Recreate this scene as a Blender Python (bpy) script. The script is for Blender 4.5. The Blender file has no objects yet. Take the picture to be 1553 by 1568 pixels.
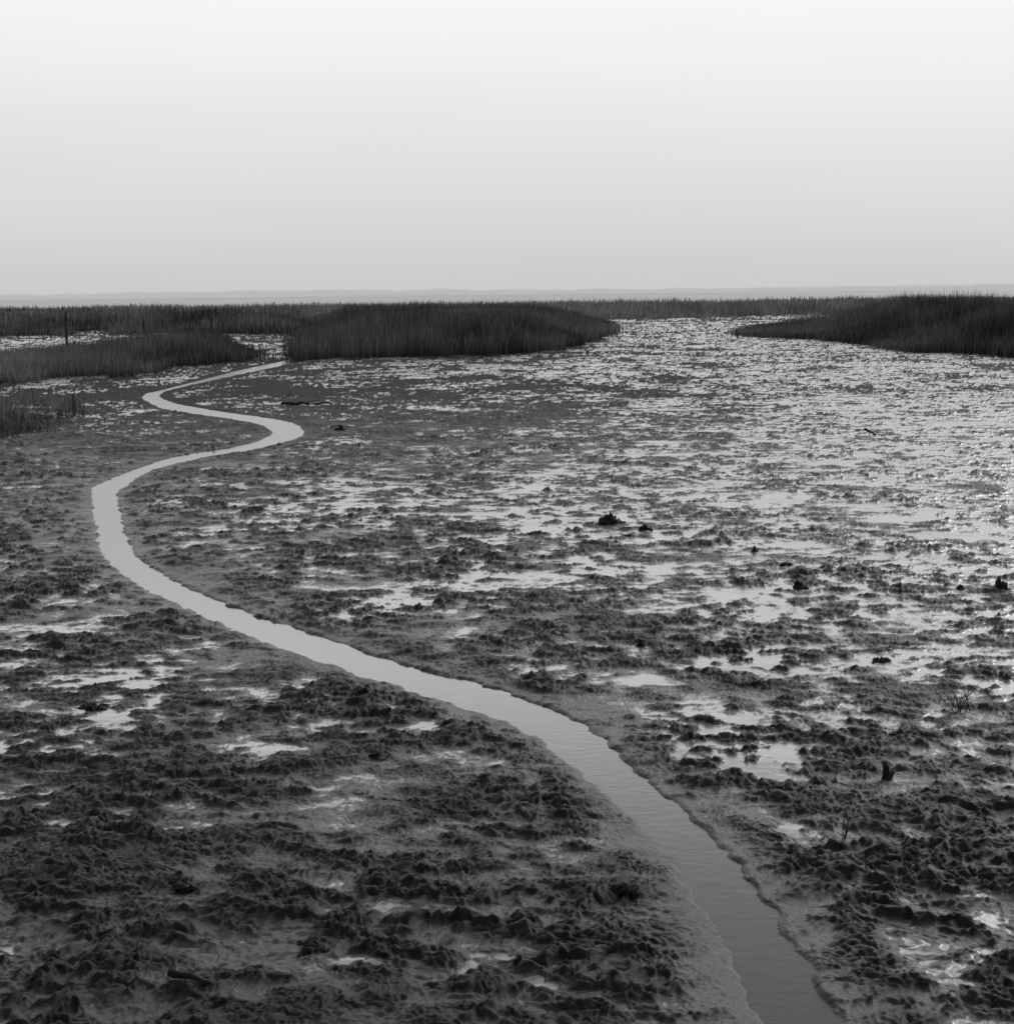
import bpy, math, random
import numpy as np
from mathutils import Matrix, Vector
random.seed(3); rng=np.random.default_rng(7)
scene=bpy.context.scene
H=3.5; F=2154.0; PX=776.5; PY=784.0
PITCH=math.atan((784-448)/F); ROLL=math.radians(0.6)
Fv=np.array([0,math.cos(PITCH),-math.sin(PITCH)])
R0=np.array([1.0,0,0]); U0=np.array([0,math.sin(PITCH),math.cos(PITCH)])
Rv=R0*math.cos(ROLL)-U0*math.sin(ROLL); Uv=U0*math.cos(ROLL)+R0*math.sin(ROLL)
def G(px,py,z=0.0):
    """survey point of the photograph -> metres on the ground plane"""
    d=Fv+Rv*((px-PX)/F)-Uv*((py-PY)/F)
    t=(z-H)/d[2]
    return (d[0]*t,d[1]*t)

# ---------------------------------------------------------------- camera
cd=bpy.data.cameras.new("camera"); cam=bpy.data.objects.new("camera",cd); scene.collection.objects.link(cam)
cd.sensor_fit='VERTICAL'; cd.sensor_height=36; cd.lens=36*F/1568; cd.clip_start=0.1; cd.clip_end=60000
M=Matrix(((Rv[0],Uv[0],-Fv[0],0),(Rv[1],Uv[1],-Fv[1],0),(Rv[2],Uv[2],-Fv[2],H),(0,0,0,1)))
cam.matrix_world=M; scene.camera=cam
scene.view_settings.view_transform='Standard'; scene.view_settings.look='None'; scene.view_settings.exposure=0

# ---------------------------------------------------------------- noise
def hsh(ix,iy,seed):
    h=(ix.astype(np.int64)*374761393+iy.astype(np.int64)*668265263+seed*1442695041)&0xffffffff
    h=((h^(h>>13))*1274126177)&0xffffffff
    h=h^(h>>16)
    return (h&0xffff).astype(np.float32)*(2*np.pi/65536.0)
def perlin(x,y,seed=0):
    x=np.asarray(x,dtype=np.float64); y=np.asarray(y,dtype=np.float64)
    ix=np.floor(x); iy=np.floor(y); fx=(x-ix).astype(np.float32); fy=(y-iy).astype(np.float32)
    u=fx*fx*fx*(fx*(fx*6-15)+10); v=fy*fy*fy*(fy*(fy*6-15)+10)
    def g(a,b):
        t=hsh(ix+a,iy+b,seed); return np.cos(t)*(fx-a)+np.sin(t)*(fy-b)
    a=g(0,0);b=g(1,0);c=g(0,1);d=g(1,1)
    return (a+(b-a)*u+(c-a)*v+(a-b-c+d)*u*v)*1.5
def ss(x,a,b):
    t=np.clip((x-a)/(b-a),0,1); return t*t*(3-2*t)

# ---------------------------------------------------------------- creek
pairs=[(1330,2000,1540,1960),(1260,1800,1435,1780),(1190,1640,1345,1640),(1155,1553,1292,1553),(1110,1460,1237,1460),
(1060,1370,1176,1370),(1010,1290,1110,1290),(950,1235,1050,1235),(895,1188,990,1183),(850,1150,945,1140),(800,1115,900,1105),
(740,1087,845,1078),(660,1065,755,1045),(570,1037,655,1022),(490,1010,570,995),(410,982,490,967),(330,950,410,943),
(260,918,330,912),(200,885,262,880),(155,848,205,838),(144,800,193,805),(140,765,186,775),(142,742,183,755),
(162,732,192,743),(195,720,225,722),(240,704,272,708),(300,691,330,696),(360,682,385,687),(400,671,432,677),
(416,662,462,667),(410,654,468,658),(396,648,448,645),(358,641,398,636),(308,634,343,629),(262,627,288,619),
(236,618,258,612),(218,609,247,606),(228,600,252,600),(275,588,292,590),(328,574,342,580),(375,562,388,571),(428,551,434,561),(452,545,458,555)]
A=np.array([G(p[0],p[1]) for p in pairs]); B=np.array([G(p[2],p[3]) for p in pairs])
def catmull(P,n=12):
    P=np.vstack([2*P[0]-P[1],P,2*P[-1]-P[-2]]); out=[]
    for i in range(1,len(P)-2):
        for k in range(n):
            t=k/n
            out.append(0.5*((2*P[i])+(-P[i-1]+P[i+1])*t+(2*P[i-1]-5*P[i]+4*P[i+1]-P[i+2])*t*t+(-P[i-1]+3*P[i]-3*P[i+1]+P[i+2])*t**3))
    out.append(P[-2]); return np.array(out)
CA=catmull(A,8); CB=catmull(B,8)
CC=(CA+CB)/2
tan=np.gradient(CC,axis=0); tan/=np.linalg.norm(tan,axis=1)[:,None]+1e-9
nor=np.stack([-tan[:,1],tan[:,0]],1)
HW=np.abs(((CB-CA)*nor).sum(1))/2
HW=np.maximum(HW,0.20)
k=np.ones(7)/7
HWs=np.convolve(np.pad(HW,3,mode='edge'),k,'valid')
HW=np.minimum(HWs,1.1)
HW=HW*np.where(np.arange(len(HW))>37*8,.6,1.0)
def creek_dist(x,y):
    x=x.ravel();y=y.ravel()
    out=np.full(x.shape,50.0,np.float32)
    m=np.where((y<160)&(y>2)&(np.abs(x)<45))[0]
    P0=CC[:-1];P1=CC[1:]
    best=np.full(m.shape,50.0,np.float32)
    xm=x[m].astype(np.float32); ym=y[m].astype(np.float32)
    for i in range(len(P0)):
        lo=np.minimum(P0[i],P1[i])-3-HW[i]; hi=np.maximum(P0[i],P1[i])+3+HW[i]
        s=np.where((ym>lo[1])&(ym<hi[1])&(xm>lo[0])&(xm<hi[0]))[0]
        if len(s)==0: continue
        d=P1[i]-P0[i]; L2=(d**2).sum()+1e-9
        t=np.clip(((xm[s]-P0[i][0])*d[0]+(ym[s]-P0[i][1])*d[1])/L2,0,1)
        dd=np.hypot(xm[s]-P0[i][0]-t*d[0],ym[s]-P0[i][1]-t*d[1])-(HW[i]*(1-t)+HW[i+1]*t)
        best[s]=np.minimum(best[s],dd)
    out[m]=best
    return out
WATER_Z=-0.040

# ---------------------------------------------------------------- reed-bed outlines (survey points -> metres)
def poly(pts): return np.array([G(*p) for p in pts])
bedA=poly([(452,552),(520,549),(600,546),(700,545),(780,543),(850,537),(880,530),(905,522),(942,508),(925,498),(800,493),(600,492),(490,497),(470,515),(458,535)])
bedB=poly([(-60,592),(20,588),(90,580),(160,576),(225,572),(250,562),(320,558),(388,552),(392,546),(360,538),(280,537),(150,545),(60,556),(-60,564)])
bedC=poly([(-120,690),(18,668),(60,655),(84,648),(70,636),(20,628),(-120,620)])
bedD=poly([(1118,513),(1180,519),(1250,520),(1330,530),(1390,541),(1450,541),(1535,547),(1700,560),(1800,520),(1600,492),(1400,488),(1270,490),(1220,499),(1150,503)])
bedE=poly([(-500,514),(60,515),(105,515),(112,508),(160,506),(170,513),(250,510),(380,512),(455,515),(488,498),(500,492),(500,484),(0,484),(-500,484)])
bedF=np.array([(-230,175),(-60,165),(0,168),(25,185),(45,200),(70,178),(90,150),(230,160),(260,380),(-260,330)],float)
def inside(x,y,P):
    c=np.zeros(x.shape,bool); n=len(P)
    for i in range(n):
        x1,y1=P[i]; x2,y2=P[(i+1)%n]
        if y1==y2: continue
        c^=((y1>y)!=(y2>y))&(x<(x2-x1)*(y-y1)/(y2-y1)+x1)
    return c
def edged(x,y,P):
    b=np.full(x.shape,1e9); n=len(P)
    for i in range(n):
        a=P[i];d=P[(i+1)%n]-a;L2=(d**2).sum()+1e-9
        t=np.clip(((x-a[0])*d[0]+(y-a[1])*d[1])/L2,0,1)
        b=np.minimum(b,np.hypot(x-a[0]-t*d[0],y-a[1]-t*d[1]))
    return b

# ---------------------------------------------------------------- terrain
wetblobs=[(1420,680,4,9,.3),(1250,760,3,4,.25),(950,800,2.2,2.5,.2),(660,800,1.6,1.8,.25),(450,765,1.8,1.6,.5),(810,735,1,2,.3),
(1050,515,10,45,.45),(1300,570,9,15,.2),(1460,620,5,10,.3),(740,570,7,8,.15),(1120,905,1.3,1.2,.25),(900,870,1,1,.25),(1450,880,1.4,1.3,.25),
(180,1050,.8,.6,.35),(1150,1015,.6,.5,.4),(1180,1160,.3,.3,.5),(215,1090,.5,.35,.35),(70,530,8,18,.8),(420,535,3,8,.4),(1480,1020,.8,.6,.3),(700,900,1.3,1,.25),(620,1180,.4,.3,.4),(570,1470,.12,.08,.8),(420,1150,.3,.2,.4),(1210,1270,.2,.15,.5),(1420,1080,.8,.7,.25),
(60,800,2.3,6,-.45),(560,610,9,10,-.2),(80,700,3,6,-.3),(850,1060,.8,.6,-.3),(900,960,1.2,.8,-.25),(640,690,2,3,-.1),(30,1420,.6,.5,-.5),(100,1530,1,.4,-.4)]
def terrain(x,y):
    x=np.asarray(x,np.float64).ravel(); y=np.asarray(y,np.float64).ravel()
    wx=x+0.07*perlin(x*2.3,y*2.3,11)+0.025*perlin(x*9,y*9,13); wy=y+0.07*perlin(x*2.3,y*2.3,12)+0.025*perlin(x*9,y*9,14)
    sx=wx*0.76
    W=0.18+0.16*ss(x/(np.maximum(y,1)),-0.12,0.25)*ss(y,8,14)+0.18*ss(y,9,14)
    for (px,py,rx,ry,w) in wetblobs:
        cx,cy=G(px,py)
        W=W+w*np.exp(-((x-cx)/rx)**2*0.7-((y-cy)/ry)**2*0.7)
    W=W+0.20*perlin(x/2.7,y/2.7,31)+0.12*perlin(x/7,y/7,32)+0.35*perlin(x/1.1,y/0.9,33)
    fl=ss(y,25,60); W=W+fl*(0.75*perlin(x/2.6,y/4.6,34)+.3*perlin(x/8,y/11,35)-.05)
    rough=0.85+0.75*perlin(x/1.6,y/1.6,21)
    cdist=creek_dist(x,y)
    bank=ss(cdist,0.0,0.34+0.2*perlin(x/.7,y/.7,43))
    near=1-ss(y,9,18)
    big=0.016*perlin(sx/1.5,wy/1.5,1)+0.026*perlin(sx/0.60,wy/0.5,2)
    l1=(0.041-.007*near)*perlin(sx/0.22,wy/0.19,3)+0.012*(np.abs(perlin(sx/0.33,wy/0.3,7))*1.7-.35)
    l2=(0.030-.003*near)*perlin(sx/0.105,wy/0.095,4)
    l3=0.019*perlin(wx/0.055,wy/0.050,5)
    l4=0.012*perlin(wx/0.029,wy/0.027,6)
    pock=perlin(wx/0.30,wy/0.24,8)
    tall=(0.035-.010*near)*ss(pock,0.4,0.85)
    mid=big+(l1+tall)*rough+0.6*l2*rough
    T=-0.004-0.005*near
    damp=ss(T+0.008-mid,-0.012,0.012)
    mid=np.where(mid<T,T+(mid-T)*0.38,mid)
    fine=0.4*l2*rough+l3*rough+l4
    z=mid+fine*(1-0.58*damp)
    z=z*(0.38+0.62*bank)
    damp=np.maximum(damp,0.85*(1-bank))
    L=-0.020+0.026*np.clip(W,-0.8,1.1)-.004*near
    L=L-0.04*(1-ss(cdist,0.0,0.5))
    z=z-0.020*(1-ss(cdist,-0.05,0.45))
    z=z-0.13*(1-ss(cdist+0.05*perlin(x/0.25,y/0.25,41)+0.018*perlin(x/0.09,y/0.09,42),-0.20,0.03))
    below=L-z
    wet=ss(below,-0.005,0.002)*ss(cdist,.12,.3)
    micro=0.0012*perlin(x/0.16,y/0.09,51)+0.0006*perlin(x/.05,y/.04,52)
    z2=np.where((below>0)&(cdist>0.08),L+micro,z)
    z2=np.where(y>330,-0.4*ss(y,330,360),z2)
    return z2,wet,damp
def axis_rows():
    n=1180
    inv=np.linspace(1/5.9,1/260.0,n)
    dense=1/inv
    back=np.array([-60,-30,-15,-6,-2,0,1.5,2.5,3.5,4.2,4.8,5.2,5.6])
    far=np.array([280,300,320,340,360,400,600,1000,1500,2500,4000,8000,16000,40000.])
    return np.concatenate([back,dense,far])
ys=axis_rows()
sd=np.linspace(-0.42,0.42,1620)
side=np.array([0.43,0.45,0.48,0.52,0.58,0.66,0.8,1.0,1.4,2.2,4,8])
sc=np.concatenate([-side[::-1],sd,side])
wY=np.maximum(ys,0)+1.2
X=sc[None,:]*wY[:,None]; Y=np.repeat(ys[:,None],len(sc),1)
Z,wet,damp=terrain(X,Y)
def grid_mesh(name,X,Y,Z):
    nr,nc=X.shape
    co=np.stack([X.ravel(),Y.ravel(),Z.ravel()],1).astype(np.float32)
    me=bpy.data.meshes.new(name)
    me.vertices.add(len(co)); me.vertices.foreach_set("co",co.ravel())
    i=np.arange((nr-1)*(nc-1)); r=i//(nc-1); c=i%(nc-1); a=r*nc+c
    q=np.stack([a,a+1,a+nc+1,a+nc],1).astype(np.int32)
    me.loops.add(q.size); me.loops.foreach_set("vertex_index",q.ravel())
    me.polygons.add(len(q)); me.polygons.foreach_set("loop_start",(np.arange(len(q))*4).astype(np.int32))
    try: me.polygons.foreach_set("loop_total",np.full(len(q),4,np.int32))
    except Exception: pass
    me.polygons.foreach_set("use_smooth",np.ones(len(q),bool))
    me.update(calc_edges=True)
    return me
me=grid_mesh("mudflat_ground",X,Y,Z)
xr=X.ravel(); yr=Y.ravel()
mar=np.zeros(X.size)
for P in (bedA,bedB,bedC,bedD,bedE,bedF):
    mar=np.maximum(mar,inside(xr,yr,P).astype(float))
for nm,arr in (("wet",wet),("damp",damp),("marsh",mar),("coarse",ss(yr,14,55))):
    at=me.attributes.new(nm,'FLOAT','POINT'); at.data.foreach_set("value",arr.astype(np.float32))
ground=bpy.data.objects.new("mudflat_ground",me); scene.collection.objects.link(ground)

# ---------------------------------------------------------------- materials
def mat(name):
    m=bpy.data.materials.new(name); m.use_nodes=True; nt=m.node_tree
    return m,nt,nt.nodes["Principled BSDF"]
def g(v): return (v,v,v,1)
m,nt,b=mat("wet_mud"); N=nt.nodes; Lk=nt.links
def mixf(fac,a,bv):
    r=N.new("ShaderNodeMix"); r.data_type='FLOAT'; Lk.new(fac,r.inputs[0])
    for i,v in ((2,a),(3,bv)):
        if isinstance(v,(int,float)): r.inputs[i].default_value=v
        else: Lk.new(v,r.inputs[i])
    return r.outputs[0]
def attr(n):
    a=N.new("ShaderNodeAttribute"); a.attribute_name=n; return a.outputs["Fac"]
tc=N.new("ShaderNodeNewGeometry")
aw=attr("wet"); am=attr("marsh"); ad=attr("damp"); ac=attr("coarse")
n1=N.new("ShaderNodeTexNoise"); n1.inputs["Scale"].default_value=9; n1.inputs["Detail"].default_value=9; n1.inputs["Roughness"].default_value=.75
Lk.new(tc.outputs["Position"],n1.inputs["Vector"])
cr=N.new("ShaderNodeValToRGB"); cr.color_ramp.elements[0].position=.38; cr.color_ramp.elements[0].color=g(.008); cr.color_ramp.elements[1].position=.66; cr.color_ramp.elements[1].color=g(.042)
Lk.new(n1.outputs["Fac"],cr.inputs["Fac"])
mw=N.new("ShaderNodeMix"); mw.data_type='RGBA'; Lk.new(aw,mw.inputs[0]); Lk.new(cr.outputs["Color"],mw.inputs[6]); mw.inputs[7].default_value=g(.17)
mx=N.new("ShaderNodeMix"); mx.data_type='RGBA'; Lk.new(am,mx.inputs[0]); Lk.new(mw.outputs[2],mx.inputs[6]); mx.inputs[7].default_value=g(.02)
Lk.new(mx.outputs[2],b.inputs["Base Color"])
n2=N.new("ShaderNodeTexNoise"); n2.inputs["Scale"].default_value=3; n2.inputs["Detail"].default_value=7; n2.inputs["Roughness"].default_value=.65; Lk.new(tc.outputs["Position"],n2.inputs["Vector"])
mr=N.new("ShaderNodeMapRange"); mr.inputs[1].default_value=.35; mr.inputs[2].default_value=.65; mr.inputs[3].default_value=.36; mr.inputs[4].default_value=.66; Lk.new(n2.outputs["Fac"],mr.inputs[0])
mr2=N.new("ShaderNodeMapRange"); mr2.inputs[1].default_value=.35; mr2.inputs[2].default_value=.65; mr2.inputs[3].default_value=.22; mr2.inputs[4].default_value=.46; Lk.new(n2.outputs["Fac"],mr2.inputs[0])
rdry=mixf(ac,mixf(ad,mr.outputs[0],mr2.outputs[0]),.72)
Lk.new(mixf(am,mixf(aw,rdry,.24),.9),b.inputs["Roughness"])
idry=mixf(ac,mixf(ad,1.36,1.56),1.19)
Lk.new(mixf(aw,idry,2.5),b.inputs["IOR"])
n3=N.new("ShaderNodeTexNoise"); n3.inputs["Scale"].default_value=60; n3.inputs["Detail"].default_value=6; n3.inputs["Roughness"].default_value=.75; Lk.new(tc.outputs["Position"],n3.inputs["Vector"])
bp=N.new("ShaderNodeBump"); bp.inputs["Distance"].default_value=.022; Lk.new(mixf(aw,mixf(ad,1.0,.65),.05),bp.inputs["Strength"]); Lk.new(n3.outputs["Fac"],bp.inputs["Height"])
n4=N.new("ShaderNodeTexNoise"); n4.inputs["Scale"].default_value=4.5; n4.inputs["Detail"].default_value=4; Lk.new(tc.outputs["Position"],n4.inputs["Vector"])
bp2=N.new("ShaderNodeBump"); bp2.inputs["Distance"].default_value=.16; Lk.new(mixf(aw,ac,.0),bp2.inputs["Strength"]); Lk.new(n4.outputs["Fac"],bp2.inputs["Height"]); Lk.new(bp.outputs[0],bp2.inputs["Normal"])
Lk.new(bp2.outputs[0],b.inputs["Normal"])
ground.data.materials.append(m)
mud=m

def water(name,base,rough,scale,dist,strength,ior=1.4):
    m,nt,b=mat(name); N=nt.nodes; Lk=nt.links
    b.inputs["Base Color"].default_value=g(base); b.inputs["Roughness"].default_value=rough; b.inputs["IOR"].default_value=ior
    tc=N.new("ShaderNodeNewGeometry"); mp=N.new("ShaderNodeMapping"); mp.inputs["Scale"].default_value=(0.8,1.5,1); mp.inputs["Rotation"].default_value=(0,0,.35)
    Lk.new(tc.outputs["Position"],mp.inputs[0])
    n=N.new("ShaderNodeTexNoise"); n.inputs["Scale"].default_value=scale; n.inputs["Detail"].default_value=4; n.inputs["Distortion"].default_value=.6; Lk.new(mp.outputs[0],n.inputs["Vector"])
    bp=N.new("ShaderNodeBump"); bp.inputs["Distance"].default_value=dist; bp.inputs["Strength"].default_value=strength
    Lk.new(n.outputs["Fac"],bp.inputs["Height"]); Lk.new(bp.outputs[0],b.inputs["Normal"])
    return m
cw=water("creek_water",.09,.18,9,.004,.3,1.42)
nrm=nor; ext=0.25
cols=np.linspace(-1,1,7)
RX=CC[:,0:1]+nrm[:,0:1]*cols[None,:]*(HW[:,None]+ext); RY=CC[:,1:2]+nrm[:,1:2]*cols[None,:]*(HW[:,None]+ext)
RZ=np.full(RX.shape,WATER_Z)+np.linspace(0,0.004,len(CC))[:,None]
me=grid_mesh("tidal_creek",RX,RY,RZ); creek=bpy.data.objects.new("tidal_creek",me); scene.collection.objects.link(creek); me.materials.append(cw)
me=bpy.data.meshes.new("river"); me.from_pydata([(-6000,345,-0.1),(6000,345,-0.1),(6000,2600,-0.1),(-6000,2600,-0.1)],[],[(0,1,2,3)])
river=bpy.data.objects.new("river",me); scene.collection.objects.link(river); me.materials.append(water("river_water",.68,.6,.3,.3,.6,1.12))

# ---------------------------------------------------------------- reeds
def reed_mat(name,lo,hi):
    m,nt,b=mat(name); N=nt.nodes; Lk=nt.links
    a=N.new("ShaderNodeAttribute"); a.attribute_name="tone"
    cr=N.new("ShaderNodeValToRGB"); cr.color_ramp.elements[0].color=g(lo); cr.color_ramp.elements[1].color=g(hi)
    Lk.new(a.outputs["Fac"],cr.inputs["Fac"]); Lk.new(cr.outputs["Color"],b.inputs["Base Color"]); b.inputs["Roughness"].default_value=.75; b.inputs["Specular IOR Level"].default_value=.25
    return m
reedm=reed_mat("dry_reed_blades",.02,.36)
farm=reed_mat("far_marsh_blades",.16,.65)  # paler tones than the near reeds, standing in for distance haze
def blades(name,x,y,z,h,w,lean=.12,bend=.25,material=None):
    n=len(x); az=rng.uniform(0,2*np.pi,n); face=rng.uniform(0,np.pi,n)
    ld=rng.uniform(0,lean,n)*h; bd=rng.uniform(0,1,n)**2*bend*h
    ts=np.array([0,.4,.75,1.0]); ws=np.array([1,.85,.55,0])
    pts=[]
    for t,wf in zip(ts,ws):
        ox=np.cos(az)*(ld*t+bd*t**3)+.05*h*t; oy=np.sin(az)*(ld*t+bd*t**3)
        oz=h*t-bd*0.45*t**3
        cx=x+ox; cy=y+oy; cz=z+oz
        if wf>0:
            pts.append(np.stack([cx-np.cos(face)*w*wf/2,cy-np.sin(face)*w*wf/2,cz],1)); pts.append(np.stack([cx+np.cos(face)*w*wf/2,cy+np.sin(face)*w*wf/2,cz],1))
        else: pts.append(np.stack([cx,cy,cz],1))
    V=np.stack(pts,1)
    base=(np.arange(n)*7)[:,None]
    q=np.concatenate([base+np.array([[0,1,3,2]]),base+np.array([[2,3,5,4]])],0); t=base+np.array([[4,5,6]])
    me=bpy.data.meshes.new(name); me.vertices.add(n*7); me.vertices.foreach_set("co",V.astype(np.float32).ravel())
    loops=np.concatenate([q.ravel(),t.ravel()]).astype(np.int32)
    st=np.concatenate([np.arange(len(q))*4,len(q)*4+np.arange(len(t))*3]).astype(np.int32)
    me.loops.add(len(loops)); me.loops.foreach_set("vertex_index",loops)
    me.polygons.add(len(st)); me.polygons.foreach_set("loop_start",st)
    try: me.polygons.foreach_set("loop_total",np.concatenate([np.full(len(q),4),np.full(len(t),3)]).astype(np.int32))
    except Exception: pass
    me.update(calc_edges=True)
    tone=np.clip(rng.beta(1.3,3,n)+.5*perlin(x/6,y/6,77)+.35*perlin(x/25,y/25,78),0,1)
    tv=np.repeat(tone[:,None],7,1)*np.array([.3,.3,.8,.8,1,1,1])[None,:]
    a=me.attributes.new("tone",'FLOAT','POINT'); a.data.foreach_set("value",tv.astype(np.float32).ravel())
    me.materials.append(material or reedm)
    ob=bpy.data.objects.new(name,me); scene.collection.objects.link(ob); return ob
def fill(P,n,refY,power=2.0):
    lo=P.min(0)-2;hi=P.max(0)+3; xs=[];ysl=[];tot=0
    while tot<n:
        x=rng.uniform(lo[0],hi[0],n*2);y=rng.uniform(lo[1],hi[1],n*2)
        ex=perlin(x/2.0,y/2.0,90)*.9+perlin(x/.8,y/.8,92)*.5+rng.normal(0,.35,n*2); ey=perlin(x/2.0,y/2.0,91)*2.2+perlin(x/.8,y/.8,93)*.8+rng.normal(0,.5,n*2)
        k=inside(x+ex,y+ey,P)&(rng.uniform(0,1,n*2)<np.clip((refY/y)**power,0,1))&(np.abs(x/y)<0.62)
        xs.append(x[k]);ysl.append(y[k]);tot+=k.sum()
    return np.concatenate(xs)[:n],np.concatenate(ysl)[:n]
def bed(P,n,Hh,edge,emin,w0,refY,name="reed_bed",hx=None,**kw):
    x,y=fill(P,n,refY)
    d=edged(x,y,P)
    h=Hh*(emin+(1-emin)*ss(d,0,edge))*(1+.2*perlin(x/5,y/5,61)+.2*perlin(x/1.7,y/1.7,62))*(.6+.5*rng.beta(2.2,1.8,n))
    if hx is not None: h=h*hx(x,y)
    w=w0*np.maximum(y/70,0.5)*rng.uniform(.5,1.2,n)
    return blades(name,x,y,np.full(n,-.02),h,w,**kw)
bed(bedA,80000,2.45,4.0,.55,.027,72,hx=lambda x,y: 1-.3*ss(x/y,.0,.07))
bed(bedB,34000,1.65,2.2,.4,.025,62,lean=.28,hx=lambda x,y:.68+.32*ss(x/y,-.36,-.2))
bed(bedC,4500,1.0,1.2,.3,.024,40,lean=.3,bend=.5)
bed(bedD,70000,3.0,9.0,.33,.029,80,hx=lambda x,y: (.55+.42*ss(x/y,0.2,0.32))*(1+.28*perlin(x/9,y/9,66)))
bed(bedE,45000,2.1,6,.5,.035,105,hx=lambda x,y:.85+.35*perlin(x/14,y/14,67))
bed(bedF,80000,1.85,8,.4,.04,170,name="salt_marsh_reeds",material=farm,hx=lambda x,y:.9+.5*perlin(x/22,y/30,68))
def stubble(cl,name="marsh_stubble"):
    xs=[];yy=[]
    for (px,py,rx,ry,n) in cl:
        cx,cy=G(px,py); n=int(n*.75)
        xs.append(rng.normal(cx,rx,n)); yy.append(rng.normal(cy,ry,n))
    x=np.concatenate(xs);y=np.concatenate(yy); z=terrain(x,y)[0]; k=(creek_dist(x,y)>.3)&(y>6); x=x[k];y=y[k];z=z[k]
    n=len(x)
    return blades(name,x,y,z-.01,rng.uniform(.05,.26,n)*np.clip(y/40,.6,1.4),np.maximum(y/70*.014,.003),lean=.5,bend=.4)
stubble([(1480,605,2.2,4,500),(1300,580,4,8,350),(1140,570,4,8,200),(1000,535,5,10,300),(80,655,1,2.5,260),(300,560,4,5,300),(420,545,2,5,200),(450,548,1.2,2,200),(1440,780,1,2,60),(1500,700,1.5,3,130),(720,850,.15,.2,10),(1330,545,5,5,500),(200,590,2,3,200),(900,525,3,6,350),(1150,515,3,5,350),(650,550,6,3,300),(850,540,3,3,250),(1250,525,4,3,250)])

# ---------------------------------------------------------------- wood / debris
def bark(name,lo,hi):
    m,nt,b=mat(name); N=nt.nodes; Lk=nt.links
    tc=N.new("ShaderNodeTexCoord"); n=N.new("ShaderNodeTexNoise"); n.inputs["Scale"].default_value=14; n.inputs["Detail"].default_value=6
    Lk.new(tc.outputs["Object"],n.inputs["Vector"]); cr=N.new("ShaderNodeValToRGB"); cr.color_ramp.elements[0].position=.35; cr.color_ramp.elements[0].color=g(lo); cr.color_ramp.elements[1].position=.65; cr.color_ramp.elements[1].color=g(hi)
    Lk.new(n.outputs["Fac"],cr.inputs["Fac"]); Lk.new(cr.outputs["Color"],b.inputs["Base Color"]); b.inputs["Roughness"].default_value=.7
    bp=N.new("ShaderNodeBump"); bp.inputs["Distance"].default_value=.01; Lk.new(n.outputs["Fac"],bp.inputs["Height"]); Lk.new(bp.outputs[0],b.inputs["Normal"])
    b.inputs["Specular IOR Level"].default_value=.3
    return m
darkwood=bark("waterlogged_wood",.010,.035); clod=bark("dark_mud_clod",.008,.03)
def tube(V,Fc,p0,p1,r0,r1,seg=7,sub=3,wob=.0,ragged=0):
    p0=np.array(p0,float);p1=np.array(p1,float); d=p1-p0; L=np.linalg.norm(d)+1e-9; d/=L
    a=np.cross(d,[0.3,0.2,1.0]); a/=np.linalg.norm(a)+1e-9; c=np.cross(d,a); base=len(V)
    for i in range(sub+1):
        t=i/sub; ce=p0+(p1-p0)*t+(a*random.uniform(-1,1)+c*random.uniform(-1,1))*wob*L*(0<i<sub)
        r=r0+(r1-r0)*t
        for j in range(seg):
            th=2*math.pi*j/seg; rr=r*(1+random.uniform(-.18,.18))
            q=ce+(a*math.cos(th)+c*math.sin(th))*rr
            if i==sub: q=q+d*random.uniform(0,ragged)
            V.append(tuple(q))
    for i in range(sub):
        for j in range(seg):
            Fc.append((base+i*seg+j,base+i*seg+(j+1)%seg,base+(i+1)*seg+(j+1)%seg,base+(i+1)*seg+j))
    Fc.append(tuple(base+sub*seg+j for j in range(seg)))
def addobj(name,V,Fc,loc,m):
    me=bpy.data.meshes.new(name); me.from_pydata(V,[],Fc); me.update(); me.materials.append(m)
    for p in me.polygons: p.use_smooth=True
    o=bpy.data.objects.new(name,me); o.location=loc; scene.collection.objects.link(o); return o
def gz(x,y): return float(terrain(np.array([x]),np.array([y]))[0][0])
def post(px,py,h,r):
    x,y=G(px,py); V=[];Fc=[]; tube(V,Fc,(0,0,-.3),(.03*h,0,h),r*1.15,r*.85,8,5,.006,.06); return addobj("wooden_post",V,Fc,(x,y,gz(x,y)),darkwood)
post(103,528,2.4,.09); post(325,524,2.3,.07); post(222,532,1.9,.06); post(455,546,1.0,.04)
import bmesh
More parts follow.
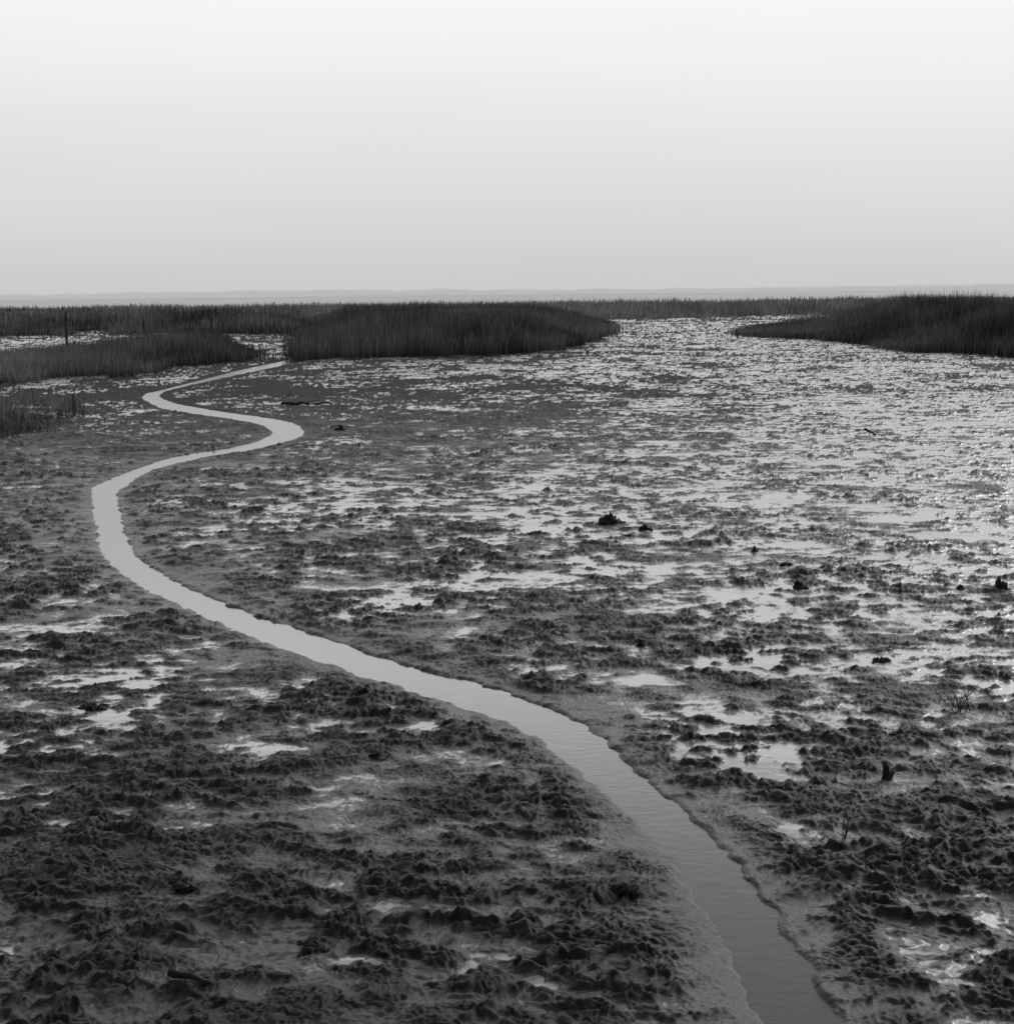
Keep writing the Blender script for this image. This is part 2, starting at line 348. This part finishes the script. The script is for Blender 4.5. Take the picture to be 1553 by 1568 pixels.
def clump(px,py,w,hh,sticks=4,stick_h=.5):
    x,y=G(px,py); V=[];Fc=[]
    nb=random.randint(9,14)
    for i in range(nb):
        bm=bmesh.new(); bmesh.ops.create_icosphere(bm,subdivisions=3,radius=1)
        ox=random.gauss(0,.25)*w; oy=random.gauss(0,.2)*w
        sx=w*random.uniform(.09,.22); sz=hh*random.uniform(.3,.75)*math.exp(-(ox/w)**2*4); s=random.random()*50
        co=np.array([v.co[:] for v in bm.verts])
        f=1+.7*perlin(co[:,0]*1.7+s,co[:,1]*1.7+co[:,2]*1.3,5)+.5*perlin(co[:,0]*4+s,co[:,2]*4+co[:,1]*3,6)+.3*perlin(co[:,0]*9+s,co[:,2]*9-co[:,1]*7,9)
        co=co*f[:,None]*np.array([sx,sx,sz]); co+=np.array([ox,oy,sz*.2])
        b0=len(V); V+= [tuple(c) for c in co]; Fc+=[tuple(b0+v.index for v in fc.verts) for fc in bm.faces]; bm.free()
    for i in range(sticks):
        a=random.uniform(0,6.28); l=random.uniform(.5,1)*stick_h*hh*2; ox=random.uniform(-.3,.3)*w
        tube(V,Fc,(ox,0,0),(ox+math.cos(a)*l*.6,math.sin(a)*l*.4,l*.8),.008*w/.3,.003*w/.3,5,3,.08)
    return addobj("mud_clump",V,Fc,(x,y,gz(x,y)-.008),clod)
for a in [(930,802,.40,.17,4),(988,812,.16,.12,1),(962,822,.28,.05,0),(522,658,.22,.15,2),(1221,900,.18,.12,2),
 (1531,905,.16,.14,1),(980,988,.07,.09,1),(1155,845,.07,.08,0),(1203,865,.2,.06,0),(1385,1127,.24,.05,2),
 (555,1064,.10,.07,2),(150,1082,.28,.06,2),(575,1158,.13,.06,3),(1350,1012,.16,.045,0),(1470,902,.08,.07,0),
 (480,1450,.15,.05,0),(275,1352,.26,.05,5),(600,1358,.22,.06,5),(960,1368,.18,.06,5)]:
    clump(*a)
def stump(px,py,h,r,lean=0):
    x,y=G(px,py);V=[];Fc=[]
    tube(V,Fc,(0,0,-.08),(lean,0,h),r*1.5,r*.8,11,7,.03,h*.3); tube(V,Fc,(0,0,0),(r*1.7,.02,h*.45),r*1.1,r*.6,7,3,.1,.02); tube(V,Fc,(0,0,h*.1),(-r*.9,-.02,h*.6),r*.7,r*.3,6,3,.1,.02)
    return addobj("tree_stump",V,Fc,(x,y,gz(x,y)),darkwood)
stump(1358,1192,.12,.026,-.015)
def log(px,py,L,r,ang,tilt=.05):
    x,y=G(px,py);V=[];Fc=[]; dx=math.cos(ang)*L/2; dy=math.sin(ang)*L/2
    tube(V,Fc,(-dx,-dy,r*.7+tilt),(dx,dy,r*.3),r,r*.55,9,7,.03,.03); tube(V,Fc,(-dx*.2,-dy*.2,r),(-dx*.2+.3*L,.1*L,r*2.5),r*.35,r*.15,6,3,.1)
    return addobj("driftwood_log",V,Fc,(x,y,gz(x,y)+.01),darkwood)
log(290,1508,.22,.02,-.25,.015); log(1332,668,.4,.035,.7,.14); log(470,620,1.6,.05,.2,.03); log(740,1066,.1,.006,.4,.02)
def twigs(px,py,h,spread,n,name="dead_twig_plant",r=.006):
    x,y=G(px,py);V=[];Fc=[]
    for i in range(n):
        a=random.uniform(0,6.28); l=h*random.uniform(.5,1.05); s=spread*random.uniform(.2,1)
        p1=(math.cos(a)*s*.5,math.sin(a)*s*.4,l*.55); p2=(math.cos(a)*s+random.uniform(-.2,.2)*s,math.sin(a)*s*.7,l)
        bx=random.gauss(0,.15)*spread
        tube(V,Fc,(bx,0,-.03),(p1[0]+bx,p1[1],p1[2]),r,r*.7,5,3,.05); tube(V,Fc,(p1[0]+bx,p1[1],p1[2]),(p2[0]+bx,p2[1],p2[2]),r*.7,r*.3,5,3,.07)
        for k in range(3):
            b2=random.uniform(0,6.28); q=random.uniform(.1,.3)*h
            tube(V,Fc,(p1[0]+bx,p1[1],p1[2]),(p1[0]+bx+math.cos(b2)*q,p1[1]+math.sin(b2)*q,p1[2]+q*.8),r*.5,r*.2,4,2,.08)
    return addobj(name,V,Fc,(x,y,gz(x,y)),darkwood)
twigs(1290,1282,.17,.07,7,r=.0035); twigs(1472,1088,.24,.22,12,r=.004); twigs(500,1090,.09,.07,3,r=.003); twigs(720,868,.25,.08,4,r=.003)
twigs(114,630,.85,.4,2,name="forked_branch",r=.03); twigs(1130,518,.9,.8,7,name="dead_shrub",r=.025)

# ---------------------------------------------------------------- distant tree line
def treeline(yd,x0,x1,hm,var,seed,base,haze_glow):
    xs=np.arange(x0,x1,6.0); h=hm*(.75+.35*perlin(xs/900,xs*0,seed)+var*perlin(xs/70,xs*0,seed+1)+var*.8*perlin(xs/22,xs*0,seed+2)+var*.5*perlin(xs/9,xs*0,seed+3)); h=np.maximum(h,.8)
    dep=60+40*perlin(xs/120,xs*0,seed+4)
    n=len(xs); V=[]
    for i in range(n):
        V+=[(xs[i],yd+dep[i]*.3,-1),(xs[i],yd+dep[i]*.35,h[i]*.7),(xs[i],yd+dep[i]*.5+10,h[i]),(xs[i],yd+200,h[i]*.9)]
    Fc=[]
    for i in range(n-1):
        for j in range(3): Fc.append((4*i+j,4*i+4+j,4*i+5+j,4*i+1+j))
    mm,nt,b=mat("foliage_painted_haze"); b.inputs["Base Color"].default_value=g(base); b.inputs["Roughness"].default_value=1; b.inputs["Specular IOR Level"].default_value=0
    b.inputs["Emission Color"].default_value=g(1); b.inputs["Emission Strength"].default_value=haze_glow  # emission and pale base colour imitate aerial haze over the trees
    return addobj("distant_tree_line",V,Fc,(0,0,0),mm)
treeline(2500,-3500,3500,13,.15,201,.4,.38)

# ---------------------------------------------------------------- sky and sun
SAZ=math.radians(42); SEL=math.radians(24)
sdv=Vector((math.sin(SAZ)*math.cos(SEL),math.cos(SAZ)*math.cos(SEL),math.sin(SEL)))
w=bpy.data.worlds.new("World"); scene.world=w; w.use_nodes=True; nt=w.node_tree; N=nt.nodes; Lk=nt.links
bg=N["Background"]
sky=N.new("ShaderNodeTexSky"); sky.sky_type='NISHITA'; sky.sun_disc=False; sky.sun_elevation=SEL; sky.sun_rotation=SAZ; sky.dust_density=4; sky.air_density=1
bw=N.new("ShaderNodeRGBToBW"); Lk.new(sky.outputs[0],bw.inputs[0])
tc=N.new("ShaderNodeTexCoord"); sp=N.new("ShaderNodeSeparateXYZ"); Lk.new(tc.outputs["Generated"],sp.inputs[0])
rp=N.new("ShaderNodeValToRGB"); e=rp.color_ramp.elements
# overcast luminance plus an added bright band, against sin(elevation), x4 below
e[0].position=0; e[0].color=g(.155); e[1].position=1; e[1].color=g(.10)
for p,v in [(.03,.165),(.09,.192),(.15,.218),(.20,.24),(.235,.60),(.29,.60),(.36,.24),(.5,.10)]:  # peak above the view is added to brighten puddle reflections
    q=e.new(p); q.color=g(v)
Lk.new(sp.outputs["Z"],rp.inputs[0])
dt=N.new("ShaderNodeVectorMath"); dt.operation='DOT_PRODUCT'; Lk.new(tc.outputs["Generated"],dt.inputs[0]); dt.inputs[1].default_value=(math.sin(math.radians(8))*.95,math.cos(math.radians(8))*.95,.31)
mrr=N.new("ShaderNodeMapRange"); mrr.interpolation_type='SMOOTHSTEP'; mrr.inputs[1].default_value=-.2; mrr.inputs[2].default_value=.92; mrr.inputs[3].default_value=.34; mrr.inputs[4].default_value=1.0; Lk.new(dt.outputs["Value"],mrr.inputs[0])
mp=N.new("ShaderNodeMapping"); mp.inputs["Scale"].default_value=(1.2,1.2,11); mp.inputs["Rotation"].default_value=(0,.07,0); Lk.new(tc.outputs["Generated"],mp.inputs[0])
cn=N.new("ShaderNodeTexNoise"); cn.inputs["Scale"].default_value=1.6; cn.inputs["Detail"].default_value=3; Lk.new(mp.outputs[0],cn.inputs["Vector"])
cm=N.new("ShaderNodeMapRange"); cm.inputs[1].default_value=.3; cm.inputs[2].default_value=.7; cm.inputs[3].default_value=.975; cm.inputs[4].default_value=1.015; Lk.new(cn.outputs["Fac"],cm.inputs[0])
m1=N.new("ShaderNodeMath"); m1.operation='MULTIPLY'; Lk.new(rp.outputs[0],m1.inputs[0]); Lk.new(mrr.outputs[0],m1.inputs[1])
m2=N.new("ShaderNodeMath"); m2.operation='MULTIPLY'; Lk.new(m1.outputs[0],m2.inputs[0]); Lk.new(cm.outputs[0],m2.inputs[1])
m3=N.new("ShaderNodeMath"); m3.operation='MULTIPLY_ADD'; Lk.new(bw.outputs[0],m3.inputs[0]); m3.inputs[1].default_value=.03
m4=N.new("ShaderNodeMath"); m4.operation='MULTIPLY'; Lk.new(m2.outputs[0],m4.inputs[0]); m4.inputs[1].default_value=38.5
Lk.new(m4.outputs[0],m3.inputs[2])
Lk.new(m3.outputs[0],bg.inputs["Color"]); bg.inputs["Strength"].default_value=.1
ld=bpy.data.lights.new("sun",'SUN'); ld.energy=1.5; ld.angle=math.radians(36); ld.color=(1,1,1)
so=bpy.data.objects.new("sun",ld); scene.collection.objects.link(so); so.rotation_euler=(-sdv).to_track_quat('-Z','Y').to_euler()
